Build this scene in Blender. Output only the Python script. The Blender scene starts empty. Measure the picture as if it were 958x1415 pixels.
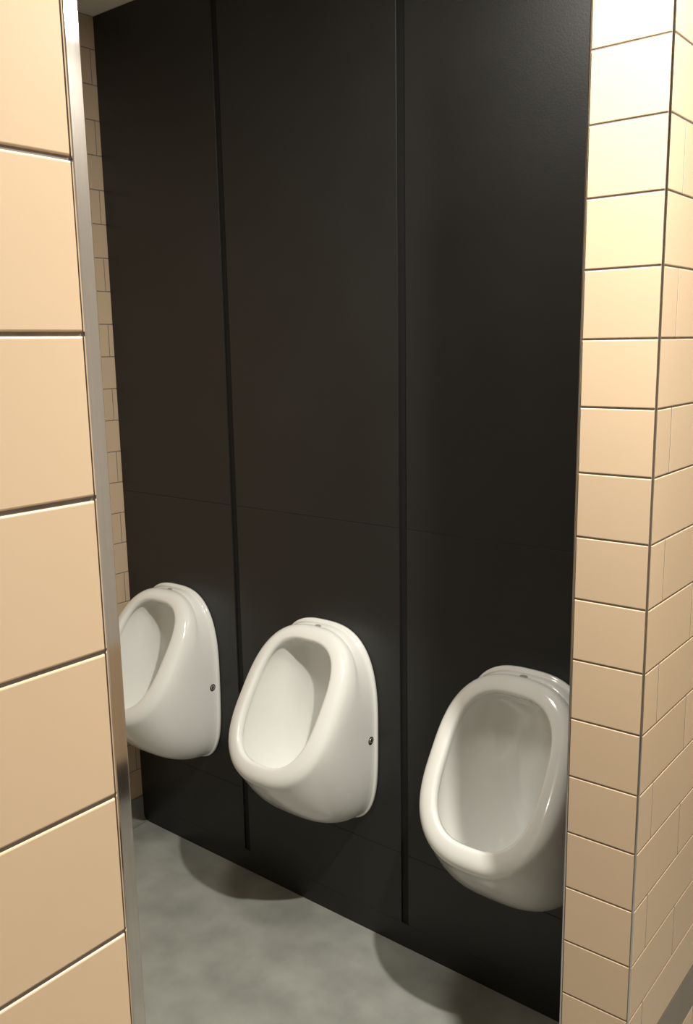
import bpy, bmesh, math, random
from mathutils import Vector, Matrix
from mathutils.bvhtree import BVHTree
random.seed(7)
scene = bpy.context.scene
COL = scene.collection

# ------------------------------------------------------------------ camera
FOCAL_PX = 1232.07                       # focal length for a 958 px wide frame
yaw, pitch, roll = 0.67803, -0.18530, -0.01752
cy_, sy_, cp_, sp_ = math.cos(yaw), math.sin(yaw), math.cos(pitch), math.sin(pitch)
fwd = Vector((-sy_*cp_, cy_*cp_, sp_)); rt = Vector((cy_, sy_, 0)); up = rt.cross(fwd)
rt2 = rt*math.cos(roll) + up*math.sin(roll); up2 = -rt*math.sin(roll) + up*math.cos(roll)
cam_data = bpy.data.cameras.new('camera'); cam = bpy.data.objects.new('camera', cam_data); COL.objects.link(cam)
cam_data.sensor_fit = 'HORIZONTAL'; cam_data.sensor_width = 36.0; cam_data.lens = FOCAL_PX/958*36
cam_data.clip_start = .02
M = Matrix((rt2, up2, -fwd)).transposed().to_4x4(); M.translation = Vector((0.1585, -1.5827, 1.6475))
cam.matrix_world = M
scene.camera = cam

# ------------------------------------------------------------------ world, exposure
scene.view_settings.view_transform = 'Standard'; scene.view_settings.look = 'None'
scene.view_settings.gamma = 1.0; scene.view_settings.use_curve_mapping = False
scene.view_settings.exposure = 0.0
world = bpy.data.worlds.new('world'); scene.world = world; world.use_nodes = True
world.node_tree.nodes['Background'].inputs[0].default_value = (1, .9, .75, 1)
world.node_tree.nodes['Background'].inputs[1].default_value = 0.02

# ------------------------------------------------------------------ lamps (recessed ceiling downlights and one added room fill; fittings built below)
CEIL = 2.635
WARM = (1.0, 0.95, 0.85)
LAMPS = [  # x, y, watts, radius of the bright disc
    (0.05, -0.67, 59.0, .028),
    (0.12, -2.55, 7.0, .028),
    (-0.80, -0.52, 13.5, .14),  # added fill: lifts the shaded bowls and the glow on the boards
    (1.62, 0.15, 4.5, .024),
]
for i, (lx, ly, w, rad) in enumerate(LAMPS):
    ld = bpy.data.lights.new('downlight_lamp', 'AREA'); ld.shape = 'DISK'; ld.size = 2*rad
    ld.energy = w; ld.color = WARM
    lo = bpy.data.objects.new('downlight_lamp', ld); COL.objects.link(lo); lo.location = (lx, ly, CEIL-.014)

# ------------------------------------------------------------------ surfaces of the room, in metres
X_FAR = -2.252        # face of the far left tiled wall
Y_BOARD = 0.229       # face of the black boards
Y_WALL = 0.242        # wall behind the boards
X_IN = -0.4265        # room side of the wing wall
X_OUT = -0.3045       # corridor side of the wing wall
Y_JAMB = -0.2805      # tiled end of the wing wall
X_NEAR = -0.3149      # tiled face of the near wall
Y_NEAR = -1.2365      # its end, with the metal corner
PITCH = 0.102
Z_WING = 2.0568 + 5*PITCH
Z_FAR = 2.5406
Z_NEAR = 1.7587 + 8*PITCH
def egg(w,h,nt,nb,k,dc,zc,th,t):
    c,s=math.cos(t),math.sin(t); n=nt if s>0 else nb
    x=w*math.copysign(abs(c)**(2/n),c); v=math.copysign(abs(s)**(2/n),s)
    x*=1+k*v; return (x,dc-h*v*math.sin(th),zc+h*v*math.cos(th))
TH=0.6027
OP=dict(w=.1219,h=.171,nt=3.0,nb=2.75,k=-.005,dc=.1836,zc=.7218,th=TH)
FL=dict(w=.1788,h=.2845,nt=2.85,nb=3.9,k=.02,dc=0,zc=.616,th=0)
def even_angles(N):
    """parameter values that space N points evenly along a rounded-rectangle outline"""
    M=4000; pts=[egg(.14,.2,3,3,0,0,0,0,2*math.pi*i/M) for i in range(M+1)]
    acc=[0.0]
    for i in range(M): acc.append(acc[-1]+math.hypot(pts[i+1][0]-pts[i][0],pts[i+1][2]-pts[i][2]))
    out=[];j=0
    for k in range(N):
        g=acc[-1]*k/N
        while acc[j+1]<g: j+=1
        out.append(2*math.pi*(j+(g-acc[j])/(acc[j+1]-acc[j]))/M)
    return out
def lerp(a,b,t): return tuple(a[i]+(b[i]-a[i])*t for i in range(3))
def bez(p0,p1,p2,p3,t):
    u=1-t; return tuple(u**3*p0[i]+3*u*u*t*p1[i]+3*u*t*t*p2[i]+t**3*p3[i] for i in range(3))
def urinal_loops(N=96, rw=(1.0,1.0,1.0), ha=(.05,.06,.13), hb=(.03,.05,.10), hbo=(.0,.0,.0), rh=(.6,1,.7)):
    """rw,ha,hb: values at (top, side, bottom). returns list of loops (x,d,z)"""
    ts=even_angles(N)
    def w3(v,t,pw=2):
        s=math.sin(t)
        return v[1]+(v[0]-v[1])*max(0,s)**pw+(v[2]-v[1])*max(0,-s)**1.2
    opn=[egg(t=t,**OP) for t in ts]
    nrm=(0,math.cos(TH),math.sin(TH))
    # in-plane outward direction of the opening
    outd=[]
    for i in range(N):
        a=opn[i-1];b=opn[(i+1)%N]; tx=[b[j]-a[j] for j in range(3)]
        o=(tx[1]*nrm[2]-tx[2]*nrm[1], tx[2]*nrm[0]-tx[0]*nrm[2], tx[0]*nrm[1]-tx[1]*nrm[0])
        l=math.sqrt(sum(c*c for c in o)); outd.append(tuple(-c/l for c in o))
    prof=[(.0450,-.036),(.0435,-.028),(.0415,-.0210),(.0385,-.0150),(.0345,-.0098),(.0300,-.0060),(.0250,-.0033),(.0200,-.0017),(.0150,-.0006),
          (.010,-.0002),(.0065,-.0006),(.0035,-.0027),(.001,-.0075),(0,-.018)]
    def rim(i,o,h):
        k=w3(rw,ts[i]); m=w3(rh,ts[i]) if o>.0095 else 1; o2=.010+(o-.010)*k if o>.010 else o
        return tuple(opn[i][j]+outd[i][j]*o2+nrm[j]*h*m for j in range(3))
    F=lambda s,d: [ (p[0]*s,d,FL['zc']+(p[2]-FL['zc'])*s) for p in (egg(t=t,**FL) for t in ts)]
    loops=[F(.985,.0),F(1,.002),F(1,.008),F(.994,.0112),F(.984,.0120),F(.976,.0145)]
    base=loops[-1]
    end=[rim(i,*prof[0]) for i in range(N)]
    nb=14
    for k in range(1,nb):
        L=[]
        for i in range(N):
            t=ts[i];a=w3(ha,t,5);b=w3(hb,t,5);bo=w3(hbo,t,5)
            p0=base[i];p3=end[i]
            p1=(p0[0],p0[1]+a,p0[2])
            p2=tuple(p3[j]-nrm[j]*b+outd[i][j]*bo for j in range(3))
            L.append(bez(p0,p1,p2,p3,k/nb))
        loops.append(L)
    for o,h in prof: loops.append([rim(i,o,h) for i in range(N)])
    # inside of the bowl
    K=[((.262,.522),(.066,.868),.1265,2.7),((.205,.476),(.044,.852),.122,2.7),((.140,.452),(.033,.815),.107,2.6),((.085,.456),(.028,.765),.080,2.4),((.045,.512),(.026,.71),.048,2.2),((.030,.575),(.025,.65),.018,2)]
    keys=[loops[-2],loops[-1]]
    for (bd,bz),(td,tz),w,n in K:
        dc,zc=(bd+td)/2,(bz+tz)/2;h=math.hypot(bd-td,tz-bz)/2;th=math.atan2(bd-td,tz-bz)
        keys.append([egg(w,h,n,n,0,dc,zc,th,t) for t in ts])
    c=(0,.0255,.612); keys.append([c]*N)
    sub=4
    for s in range(1,len(keys)-1):
        for q_ in range(1,sub+1):
            u=q_/sub
            if s==len(keys)-2 and q_==sub: break
            P0,P1,P2=keys[s-1],keys[s],keys[s+1]; P3=keys[min(s+2,len(keys)-1)]
            L=[]
            for i in range(N):
                L.append(tuple(.5*(2*P1[i][j]+(P2[i][j]-P0[i][j])*u+(2*P0[i][j]-5*P1[i][j]+4*P2[i][j]-P3[i][j])*u*u+(-P0[i][j]+3*P1[i][j]-3*P2[i][j]+P3[i][j])*u**3) for j in range(3)))
            loops.append(L)
    return loops,c

# ------------------------------------------------------------------ materials
def mat(name, color, rough=.5, metal=0.0, spec=.5, coat=0.0, coat_rough=.05):
    m = bpy.data.materials.new(name); m.use_nodes = True
    b = m.node_tree.nodes['Principled BSDF']
    b.inputs['Base Color'].default_value = (*color, 1); b.inputs['Roughness'].default_value = rough
    b.inputs['Metallic'].default_value = metal; b.inputs['Specular IOR Level'].default_value = spec
    b.inputs['Coat Weight'].default_value = coat; b.inputs['Coat Roughness'].default_value = coat_rough
    return m
def nodes(m): return m.node_tree.nodes, m.node_tree.links, m.node_tree.nodes['Principled BSDF']
def add_noise(m, scale, lo, hi, detail=4, stretch=(1,1,1), obj_random=0.0, bump=0.0, bump_scale=None, rough=None):
    n, l, b = nodes(m)
    tc = n.new('ShaderNodeTexCoord'); mp = n.new('ShaderNodeMapping'); mp.inputs['Scale'].default_value = stretch
    l.new(tc.outputs['Object'], mp.inputs[0])
    no = n.new('ShaderNodeTexNoise'); no.inputs['Scale'].default_value = scale; no.inputs['Detail'].default_value = detail
    l.new(mp.outputs[0], no.inputs['Vector'])
    cr = n.new('ShaderNodeValToRGB'); cr.color_ramp.elements[0].position = .3; cr.color_ramp.elements[1].position = .7
    cr.color_ramp.elements[0].color = (*lo, 1); cr.color_ramp.elements[1].color = (*hi, 1)
    l.new(no.outputs['Fac'], cr.inputs[0])
    out = cr.outputs[0]
    if obj_random:
        oi = n.new('ShaderNodeObjectInfo'); mr = n.new('ShaderNodeMapRange')
        mr.inputs['To Min'].default_value = 1-obj_random; mr.inputs['To Max'].default_value = 1+obj_random
        l.new(oi.outputs['Random'], mr.inputs['Value'])
        hs = n.new('ShaderNodeHueSaturation'); l.new(out, hs.inputs['Color']); l.new(mr.outputs[0], hs.inputs['Value'])
        out = hs.outputs[0]
    l.new(out, b.inputs['Base Color'])
    if rough:
        r = n.new('ShaderNodeMapRange'); r.inputs['To Min'].default_value = rough[0]; r.inputs['To Max'].default_value = rough[1]
        l.new(no.outputs['Fac'], r.inputs['Value']); l.new(r.outputs[0], b.inputs['Roughness'])
    if bump:
        n2 = n.new('ShaderNodeTexNoise'); n2.inputs['Scale'].default_value = bump_scale or scale; n2.inputs['Detail'].default_value = 2
        l.new(mp.outputs[0], n2.inputs['Vector'])
        bp = n.new('ShaderNodeBump'); bp.inputs['Strength'].default_value = bump; bp.inputs['Distance'].default_value = .002
        l.new(n2.outputs['Fac'], bp.inputs['Height']); l.new(bp.outputs[0], b.inputs['Normal'])
    return m
M_TILE = add_noise(mat('cream_glazed_tile', (.7,.55,.38), .28, spec=.5), 3, (.575,.438,.302), (.608,.465,.325), obj_random=.03, bump=.12, bump_scale=9)
M_GROUT = add_noise(mat('brown_grey_grout', (.08,.06,.05), .9), 60, (.17,.148,.135), (.24,.21,.19))
M_METAL = add_noise(mat('brushed_aluminium', (.6,.57,.55), .25, metal=1.0), 8, (.58,.56,.55), (.63,.61,.60), stretch=(60,60,1), rough=(.05,.08))
M_BOARD = add_noise(mat('black_laminate', (.012,.012,.011), .42, spec=.5), 5, (.0120,.0124,.0120), (.0148,.0152,.0146), detail=8, rough=(.40,.48), bump=.10, bump_scale=220)
M_GROOVE = mat('black_groove', (.011,.011,.011), .55, spec=.2)
M_FLOOR = add_noise(mat('grey_vinyl_floor', (.3,.3,.26), .5), 9, (.265,.277,.255), (.37,.382,.355), detail=9, rough=(.42,.6), bump=.1, bump_scale=160)
M_SKIRT = add_noise(mat('grey_vinyl_skirting', (.2,.2,.18), .5), 9, (.20,.20,.185), (.25,.25,.23), detail=6)
M_PAINT = add_noise(mat('matt_ceiling_paint', (.62,.58,.5), .85), 30, (.82,.79,.72), (.85,.82,.75))
M_PLASTER = add_noise(mat('cream_wall_paint', (.6,.5,.38), .7), 20, (.58,.49,.37), (.62,.53,.41))
M_GREYPAINT = add_noise(mat('pale_grey_paint', (.6,.58,.55), .7), 20, (.60,.58,.55), (.64,.62,.59))
M_DARKSKIRT = mat('dark_grey_skirting', (.05,.047,.042), .5)
M_STRIP = add_noise(mat('warm_grey_strip', (.2,.17,.15), .45), 9, (.185,.160,.138), (.21,.182,.158))
M_CERAMIC = mat('white_glazed_ceramic', (.84,.845,.82), .12, spec=.5, coat=.6, coat_rough=.03)
M_CHROME = mat('chrome', (.62,.62,.62), .08, metal=1.0)
M_DARK = mat('dark_hole', (.012,.009,.007), .6)
M_MARK = mat('grey_print', (.33,.32,.29), .4)
M_WHITE = mat('white_enamel', (.8,.8,.78), .4)
M_GLOW = mat('lamp_lens', (1,1,1), .4)
M_GLOW.node_tree.nodes['Principled BSDF'].inputs['Emission Color'].default_value = (*WARM, 1)
M_GLOW.node_tree.nodes['Principled BSDF'].inputs['Emission Strength'].default_value = 60

# ------------------------------------------------------------------ helpers
def link(name, me, m=None, parent=None, smooth=False, kind=None, label=None, cat=None, group=None):
    if m and not me.materials: me.materials.append(m)
    if smooth:
        for p in me.polygons: p.use_smooth = True
    o = bpy.data.objects.new(name, me); COL.objects.link(o)
    if parent: o.parent = parent
    for k, v in (('kind', kind), ('label', label), ('category', cat), ('group', group)):
        if v: o[k] = v
    return o
def pydata(name, v, f):
    me = bpy.data.meshes.new(name); me.from_pydata([tuple(p) for p in v], [], f); me.update(); return me
def box_mesh(name, a, b, bevel=0.0, seg=2):
    bm = bmesh.new(); bmesh.ops.create_cube(bm, size=1)
    for v in bm.verts:
        v.co = Vector([(a[i]+b[i])/2 + v.co[i]*(b[i]-a[i]) for i in range(3)])
    if bevel: bmesh.ops.bevel(bm, geom=bm.edges[:], offset=bevel, segments=seg, profile=.5, affect='EDGES')
    me = bpy.data.meshes.new(name); bm.to_mesh(me); bm.free(); return me
def tile_mesh(w, h):
    """tile lying in local x (0..w), z (0..h), face towards local -y at y=0, with a pressed edge; body 9 mm"""
    rings = [(0, .009), (0, .0011), (.0003, .0005), (.0008, .00015), (.0014, 0)]
    v = []; f = []
    for ins, dep in rings:
        s = ins*.3                      # the short edges are cut crisper than the long ones
        v += [(s, dep, ins), (w-s, dep, ins), (w-s, dep, h-ins), (s, dep, h-ins)]
    for r in range(len(rings)-1):
        for i in range(4):
            a = r*4+i; b = r*4+(i+1) % 4; f.append((a, b, b+4, a+4))
    k = (len(rings)-1)*4; f.append((k, k+1, k+2, k+3)); f.append((3, 2, 1, 0))
    return pydata('tile', v, f)
_tiles = {}
def tile(parent, w, h, loc, rz, m=M_TILE, name='tile', label=None):
    key = (round(w, 4), round(h, 4), m.name)
    if key not in _tiles:
        _tiles[key] = tile_mesh(w, h); _tiles[key].materials.append(m)
    o = link(name, _tiles[key], parent=parent, label=label)
    o.location = loc
    # tiny setting unevenness
    o.rotation_euler = (random.uniform(-.0015, .0015), random.uniform(-.0006, .0006), rz + random.uniform(-.0012, .0012))
    return o
JOINT = .0028
JOINTS = {}
def tile_field(parent, origin, udir, rz, length, rows, cutA, cutB, z0, zmin, zmax, flipAB=0, full=.30, skip=()):
    """rows of running-bond tiles; origin = (x, y) of the start edge of the face, udir = unit vector along the wall,
    rz = rotation whose local +x equals +udir (tiles placed from their low-x corner)"""
    for r in range(rows):
        zt = z0 - r*PITCH - JOINT/2; zb = z0 - (r+1)*PITCH + JOINT/2
        if zb > zmax - .01 or zt < zmin + .01: continue
        zt = min(zt, zmax); zb = max(zb, zmin)
        if r in skip: continue
        u = 0.0; first = True; fills = JOINTS.setdefault(parent.name, (parent, [], []))
        while u < length - .005:
            step = (cutB if (r + flipAB) % 2 else cutA) if first else full
            w = min(step, length-u)
            a = u if first else u + JOINT/2
            b = u + w - (JOINT/2 if u + w < length - .001 else 0)
            if b - a > .004:
                # tile local +x runs along rz direction
                ux, uy = math.cos(rz), math.sin(rz)
                s = ux*udir[0] + uy*udir[1]
                st = a if s > 0 else b
                tile(parent, b-a, zt-zb, (origin[0]+udir[0]*st, origin[1]+udir[1]*st, zb), rz)
            u += w; first = False
            if u < length - .005:      # grout standing almost flush in the upright joint
                fv, ff = fills[1], fills[2]; n0 = len(fv)
                nx, ny = math.sin(rz), -math.cos(rz)
                for z in (zb, zt):
                    for du, dn in ((-JOINT/2, -.0003), (JOINT/2, -.0003), (JOINT/2, -.0016), (-JOINT/2, -.0016)):
                        fv.append((origin[0]+udir[0]*(u+du)+nx*dn, origin[1]+udir[1]*(u+du)+ny*dn, z))
                ff += [(n0+a_, n0+(a_+1) % 4, n0+4+(a_+1) % 4, n0+4+a_) for a_ in range(4)] + [(n0, n0+1, n0+2, n0+3), (n0+4, n0+5, n0+6, n0+7)]
REC = .0013      # grout recess behind the tile faces
def cyl(name, r, d, n=32, r2=None):
    bm = bmesh.new(); bmesh.ops.create_cone(bm, cap_ends=True, segments=n, radius1=r, radius2=r if r2 is None else r2, depth=d)
    me = bpy.data.meshes.new(name); bm.to_mesh(me); bm.free(); return me
def lathe(name, prof, n=48, closed=False):
    v = []; f = []
    for r, z in prof:
        for i in range(n): v.append((r*math.cos(2*math.pi*i/n), r*math.sin(2*math.pi*i/n), z))
    for k in range(len(prof)-1):
        for i in range(n): f.append((k*n+i, k*n+(i+1) % n, (k+1)*n+(i+1) % n, (k+1)*n+i))
    return pydata(name, v, f)

# ------------------------------------------------------------------ structure
link('floor', box_mesh('floor', (-2.40, -3.2, -.08), (1.90, 1.6, 0)), M_FLOOR, kind='structure', label='grey mottled vinyl floor')
# ceiling with holes would be overkill: fittings sit just under it
link('ceiling', box_mesh('ceiling', (-2.40, -3.2, CEIL), (1.90, 1.6, CEIL+.08)), M_PAINT, kind='structure', label='pale matt ceiling')
# far left wall of the room
wl = link('wall_left', box_mesh('wall_left', (X_FAR-.10, -3.2, 0), (X_FAR-REC, Y_WALL+.1, CEIL)), M_GROUT, kind='structure', label='far tiled wall left of the black boards')
tile_field(wl, (X_FAR, Y_BOARD-.0165-JOINT/2), (0, -1), math.pi/2, 2.1, 26, .30, .30, Z_FAR+PITCH, .0926, CEIL-.002, skip=range(0, 26, 2))
tile_field(wl, (X_FAR, Y_BOARD+.010), (0, -1), math.pi/2, 2.1, 26, .1765, .1765, Z_FAR+PITCH, .0926, CEIL-.002, skip=range(1, 26, 2))
# narrow cut pieces in every other row, between the last full tile and the boards
for r in range(26):
    zt = Z_FAR+PITCH - r*PITCH - JOINT/2; zb = zt - PITCH + JOINT
    if zb < .09 or zb > CEIL-.02: continue
    zt = min(zt, CEIL-.002)
    if r % 2 == 1:
        tile(wl, .0265-JOINT/2, zt-zb, (X_FAR, Y_BOARD-.0165+JOINT/2, zb), math.pi/2)
# back wall behind the boards
link('wall_back', box_mesh('wall_back', (X_FAR-.0025, Y_WALL, 0), (X_IN+.002, Y_WALL+.10, CEIL)), M_GROOVE, kind='structure', label='wall hidden behind the black boards')
# wing wall right of the opening
wr = link('wall_right', box_mesh('wall_right', (X_IN, Y_JAMB+REC, 0), (X_OUT-REC, 1.6, CEIL)), M_GROUT, kind='structure', label='tiled wing wall right of the opening')
JX0, JX1 = -.4232, -.3088          # the single tile across the jamb
for r in range(26):
    zt = Z_WING + PITCH - r*PITCH - JOINT/2; zb = zt - PITCH + JOINT
    if zb > CEIL-.02: continue
    zt = min(zt, CEIL-.002); zb = max(zb, .002)
    if zt-zb < .02: continue
    tile(wr, JX1-JX0, zt-zb, (JX0, Y_JAMB, zb), 0)
BAND = 22   # row index of the dark strip on the corridor side
tile_field(wr, (X_OUT, Y_JAMB+.0025), (0, 1), math.pi/2, 1.85, 26, .0600, .2065, Z_WING+PITCH, .119, CEIL-.002, flipAB=1, skip=(BAND,))
zt = Z_WING+PITCH - BAND*PITCH - JOINT/2
tile(wr, 1.2, PITCH-JOINT, (X_OUT, Y_JAMB+.0025, zt-PITCH+JOINT), math.pi/2, m=M_STRIP, name='accent_strip', label='dark grey strip running between the cream tile rows')
# near wall left of the opening
wf = link('wall_front', box_mesh('wall_front', (X_NEAR-.115, -3.2, 0), (X_NEAR-REC, Y_NEAR-.002, CEIL)), M_GROUT, kind='structure', label='near tiled wall left of the opening')
tile_field(wf, (X_NEAR, -1.2492), (0, -1), math.pi/2, 1.9, 26, .27, .12, Z_NEAR+PITCH, .119, CEIL-.002)
for par, fv, ff in JOINTS.values():
    me = pydata('upright_joints', fv, ff)
    bm = bmesh.new(); bm.from_mesh(me); bmesh.ops.recalc_face_normals(bm, faces=bm.faces); bm.to_mesh(me); bm.free()
    link('upright_joints', me, M_GROUT, par, kind='stuff')
# walls outside the picture that close the corridor and the room
wc = link('wall_corridor', box_mesh('wall_corridor', (1.80, -3.2, 0), (1.90, 1.6, CEIL)), M_GREYPAINT, kind='structure', label='corridor wall behind the camera')
link('dado', box_mesh('dado', (1.792, -3.2, .15), (1.80, 1.6, .60)), M_TILE, wc)
link('baseboard_corridor', box_mesh('baseboard_corridor', (1.790, -3.2, 0), (1.80, 1.6, .15)), M_DARKSKIRT, kind='structure', label='dark skirting along the corridor wall')
link('wall_end', box_mesh('wall_end', (X_NEAR-.115, -3.3, 0), (1.90, -3.2, CEIL)), M_PLASTER, kind='structure', label='corridor end wall behind the camera')
link('wall_corridor_back', box_mesh('wall_corridor_back', (X_IN, 1.6, 0), (1.90, 1.7, CEIL)), M_PLASTER, kind='structure', label='corridor end wall ahead')
link('wall_room_front', box_mesh('wall_room_front', (X_FAR-.0025, -3.3, 0), (X_NEAR-.115, -3.2, CEIL)), M_PLASTER, kind='structure', label='room wall opposite the urinals')

# metal corner profiles (square edge with a small radius)
def corner_trim(name, x0, x1, y0, y1, label):
    return link(name, box_mesh(name, (x0, y0, .001), (x1, y1, CEIL-.001), .0012, 2), M_METAL, kind='structure', label=label)
corner_trim('trim_1', X_NEAR-.0112, X_NEAR+.0004, Y_NEAR-.0115, Y_NEAR, 'bright brushed metal corner trim on the near tiled wall')
corner_trim('trim_2', JX1+.0014, X_OUT+.0003, Y_JAMB-.0003, Y_JAMB+.0022, 'thin metal corner trim on the outer edge of the wing wall')
corner_trim('trim_3', X_IN-.0012, JX0-.0012, Y_JAMB-.0003, Y_JAMB+.010, 'thin metal corner trim on the inner edge of the wing wall')

# skirtings: coved vinyl
def cove(name, face, axis_from, axis_to, h, m, label):
    """face = x of the wall face (profile grows towards +x), runs along y"""
    prof = [(0, h), (.003, h), (.004, h-.002), (.004, .024)]
    for k in range(1, 7):
        a = math.pi/2*k/6; prof.append((.004+.022*(1-math.cos(a)), .002+.022*(1-math.sin(a))))
    prof += [(.026, .0), (0, 0)]
    n = len(prof); v = []; f = []
    for y in (axis_from, axis_to):
        for d, z in prof: v.append((face+d, y, z))
    for i in range(n): j = (i+1) % n; f.append((i, j, n+j, n+i))
    f.append(tuple(range(n))); f.append(tuple(range(2*n-1, n-1, -1)))
    return link(name, pydata(name, v, f), m, kind='structure', label=label)
cove('baseboard_left', X_FAR-REC, -3.2, Y_BOARD, .091, M_SKIRT, 'grey coved vinyl skirting under the far tiles')
cove('baseboard_right', X_OUT-REC, Y_JAMB+.01, 1.6, .117, M_SKIRT, 'grey skirting under the wing wall tiles')
cove('baseboard_front', X_NEAR-REC, -3.2, Y_NEAR-.014, .117, M_SKIRT, 'grey skirting under the near wall tiles')

# ------------------------------------------------------------------ black boards
bd = bpy.data.objects.new('wall_boarding', None); COL.objects.link(bd); bd.location = (-1.33, Y_WALL, 0)
bd['label'] = 'tall matt black wall boarding with two vertical grooves behind the three urinals'; bd['category'] = 'wall panelling'
bd_inv = Matrix.Translation(-bd.location)
def board(name, x0, x1, z0, z1, y0=Y_BOARD, y1=Y_WALL, m=M_BOARD, bevel=.0012, label=None):
    me = box_mesh(name, (x0, y0, z0), (x1, y1, z1), bevel, 2); me.transform(bd_inv)
    return link(name, me, m, bd, label=label)
BX = [(X_FAR+.0008, -1.7405), (-1.7175, -1.1300), (-1.1070, X_IN-.0005)]
for x0, x1 in BX:
    board('board', x0, x1, 1.1872, CEIL-.001)
    board('board', x0, x1, .2822, 1.1868)
    board('board', x0, x1, .0720, .2818, bevel=.0006)
for x0, x1 in ((-1.7405, -1.7175), (-1.1300, -1.1070)):
    board('groove_strip', x0, x1, .072, CEIL-.001, y0=Y_BOARD+.0045, y1=Y_WALL-.0002, m=M_GROOVE, bevel=0, label='recessed darker strip at the bottom of a groove')
# kick board with its lower left corner cut round for the coved skirting
xl, xr, zt = X_FAR+.0008, X_IN-.0005, .0719
out = [(xr, .0004), (xr, zt), (xl, zt)] + [(xl+.034*(1-math.cos(a)), .0004+.034*(1-math.sin(a))) for a in [math.pi/2*k/8 for k in range(9)]]
n = len(out); v = [(x, Y_BOARD, z) for x, z in out] + [(x, Y_WALL, z) for x, z in out]
f = [tuple(range(n)), tuple(range(2*n-1, n-1, -1))] + [(i, n+i, n+(i+1) % n, (i+1) % n) for i in range(n)]
me = pydata('kick_board', v, f); me.transform(bd_inv)
bm = bmesh.new(); bm.from_mesh(me); bmesh.ops.recalc_face_normals(bm, faces=bm.faces); bm.to_mesh(me); bm.free()
link('kick_board', me, M_BOARD, bd)

# ------------------------------------------------------------------ urinals
RW = (1.15, 1.2, 1.28); HA = (.024, .072, .152); HB = (.010, .030, .054); HBO = (.002, .006, .0175); RH = (.60, 1.0, .90)
Z0 = FL['zc'] - FL['h']
N = 112
loops, cpt = urinal_loops(N, rw=RW, ha=HA, hb=HB, hbo=HBO, rh=RH)
def L2(p): return (p[0], -p[1], p[2]-Z0)
v = [L2(p) for L in loops for p in L]; f = []
for k in range(len(loops)-1):
    for i in range(N):
        j = (i+1) % N; f.append((k*N+i, (k+1)*N+i, (k+1)*N+j, k*N+j))
v.append(L2(cpt)); c = len(v)-1; k = len(loops)-1
for i in range(N): f.append((k*N+i, c, k*N+(i+1) % N))
f.append(tuple(range(N)))
body_me = pydata('ceramic_body', v, f)
bm = bmesh.new(); bm.from_mesh(body_me); bmesh.ops.recalc_face_normals(bm, faces=bm.faces); bm.to_mesh(body_me)
bvh = BVHTree.FromBMesh(bm); bm.free()

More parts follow.
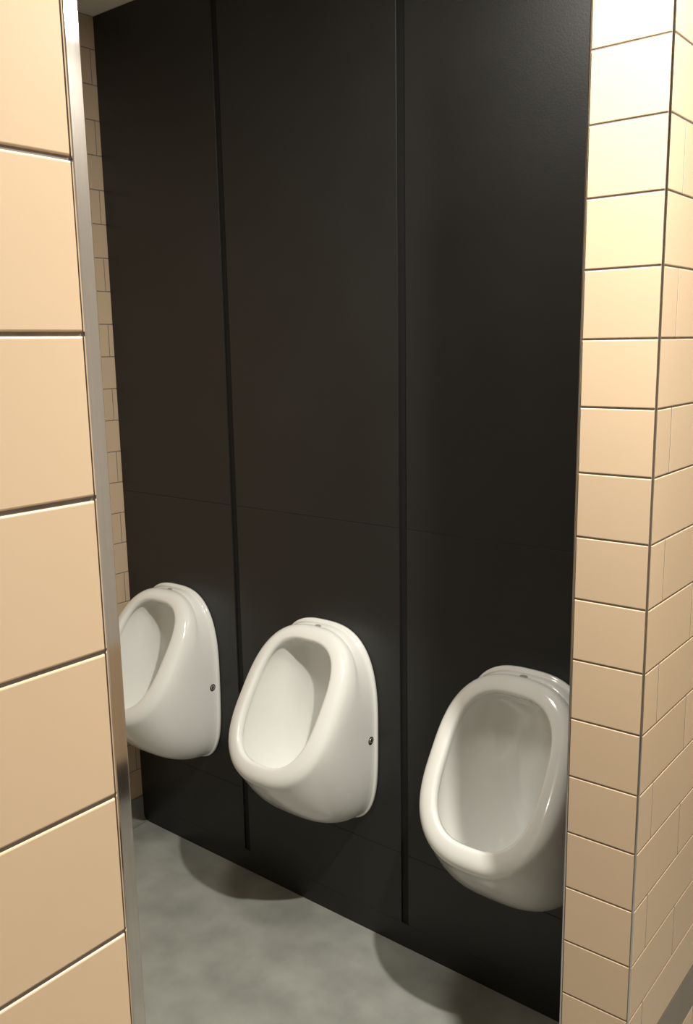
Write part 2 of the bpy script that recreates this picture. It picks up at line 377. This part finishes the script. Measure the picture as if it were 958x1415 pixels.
def make_urinal():
    root = bpy.data.objects.new('urinal', None); COL.objects.link(root); root['category'] = 'urinal'; root['group'] = 'urinals on the black boarding'
    b = link('ceramic_body', body_me, M_CERAMIC, root, smooth=True)
    # side fixings: dark recessed hole with a chrome screw in it
    for s in (1, -1):
        hit, nor, _, _ = bvh.ray_cast(Vector((s*.4, -.030, .600-Z0)), Vector((-s, 0, 0)))
        q = nor.to_track_quat('Z', 'Y')
        hole = link('fixing_hole', lathe('fixing_hole', [(.0078, -.0002), (.0076, .0004), (.0058, .0005), (.0054, -.0005), (.0050, -.0008), (.0001, -.0008)], 28), M_DARK, root, smooth=True)
        hole.location = hit + nor*.0006; hole.rotation_mode = 'QUATERNION'; hole.rotation_quaternion = q
        sc = link('screw', lathe('screw', [(.0044, -.001), (.0044, .0012), (.0036, .0024), (.0018, .0030), (.0001, .0031)], 24), M_CHROME, hole, smooth=True, label='chrome fixing screw')
        sc.location = (-.0016*s, .0012, .0006)
        hole.scale = (1.45, 1.45, 1.2)
    # printed maker's mark on the top ledge
    vv = []; ff = []
    n = 26
    for i in range(n):
        a = 2*math.pi*i/n
        for r in (1.0, .08):
            hit, nor, _, _ = bvh.ray_cast(Vector((.0105*r*math.cos(a), -.034-.0052*r*math.sin(a), .65)), Vector((0, 0, -1)))
            vv.append(hit + nor*.00025)
    for i in range(n):
        j = (i+1) % n; ff.append((2*i, 2*i+1, 2*j+1, 2*j))
    link('printed_mark', pydata('printed_mark', vv, ff), M_MARK, root, label='small grey oval print on the top ledge')
    # flush outlets under the upper rim
    vv = []; ff = []
    for k in range(7):
        x = -.042 + .014*k
        hit, nor, _, _ = bvh.ray_cast(Vector((x, -.20, .842-Z0)), Vector((0, 1, .12)).normalized())
        q = nor.to_track_quat('Z', 'Y'); b0 = len(vv)
        for i in range(10):
            a = 2*math.pi*i/10; vv.append(hit + nor*.0004 + q @ Vector((.0021*math.cos(a), .0021*math.sin(a), 0)))
        ff.append(tuple(range(b0, b0+10)))
    fo = link('flush_outlets', pydata('flush_outlets', vv, ff), M_MARK, root, kind='stuff', label='row of small flush holes under the upper rim')
    # waste: chrome ring and domed dark strainer at the bottom of the bowl
    hit, nor, _, _ = bvh.ray_cast(Vector((0, -.104, .55-Z0)), Vector((0, 0, -1)))
    dr = link('drain', lathe('drain', [(.0265, .0), (.0262, .0022), (.0235, .0030), (.0215, .0018), (.0205, .0002)], 40), M_CHROME, root, smooth=True, label='chrome waste ring')
    dr.location = hit + nor*.001; dr.rotation_mode = 'QUATERNION'; dr.rotation_quaternion = nor.to_track_quat('Z', 'Y')
    link('strainer', lathe('strainer', [(.0206, .0006), (.012, .0016), (.0001, .0020)], 32), M_DARK, dr, smooth=True, label='dark strainer in the waste')
    return root
def copy_tree(o, parent=None):
    c = o.copy(); COL.objects.link(c)
    if parent: c.parent = parent
    for ch in list(o.children): copy_tree(ch, c)
    return c
first = make_urinal()
spots = [(-1.3805, 'white ceramic wall urinal in the middle, fully in view between the two grooves'),
         (-1.9990, 'white ceramic wall urinal farthest left, partly hidden by the near wall\'s metal trim'),
         (-0.7545, 'white ceramic wall urinal nearest, largest, partly hidden by the tiled wing wall')]
for i, (x, lab) in enumerate(spots):
    u = first if i == 0 else copy_tree(first)
    u.location = (x, Y_BOARD-.0002, Z0 + (0, .005, -.005)[i]); u['label'] = lab

# ------------------------------------------------------------------ recessed downlights
def make_downlight():
    root = bpy.data.objects.new('downlight', None); COL.objects.link(root); root['category'] = 'ceiling light'; root['group'] = 'recessed ceiling downlights'
    link('bezel', lathe('bezel', [(.030, -.004), (.032, -.010), (.038, -.012), (.045, -.008), (.046, 0), (.030, 0), (.030, -.004)], 48), M_WHITE, root, smooth=True)
    l = link('lens', cyl('lens', .0298, .003, 40), M_GLOW, root); l.location = (0, 0, -.0035)
    return root
dl = make_downlight()
names = ['small white recessed downlight in the corridor ceiling beside the opening',
         'small white recessed downlight in the corridor ceiling behind the camera',
         'small white downlight added to the urinal room ceiling as fill light',
         'small white recessed downlight in the corridor ceiling right of the wing wall']
for i, (lx, ly, w, rad) in enumerate(LAMPS):
    d = dl if i == 0 else copy_tree(dl)
    d.location = (lx, ly, CEIL-.0005); d['label'] = names[i]
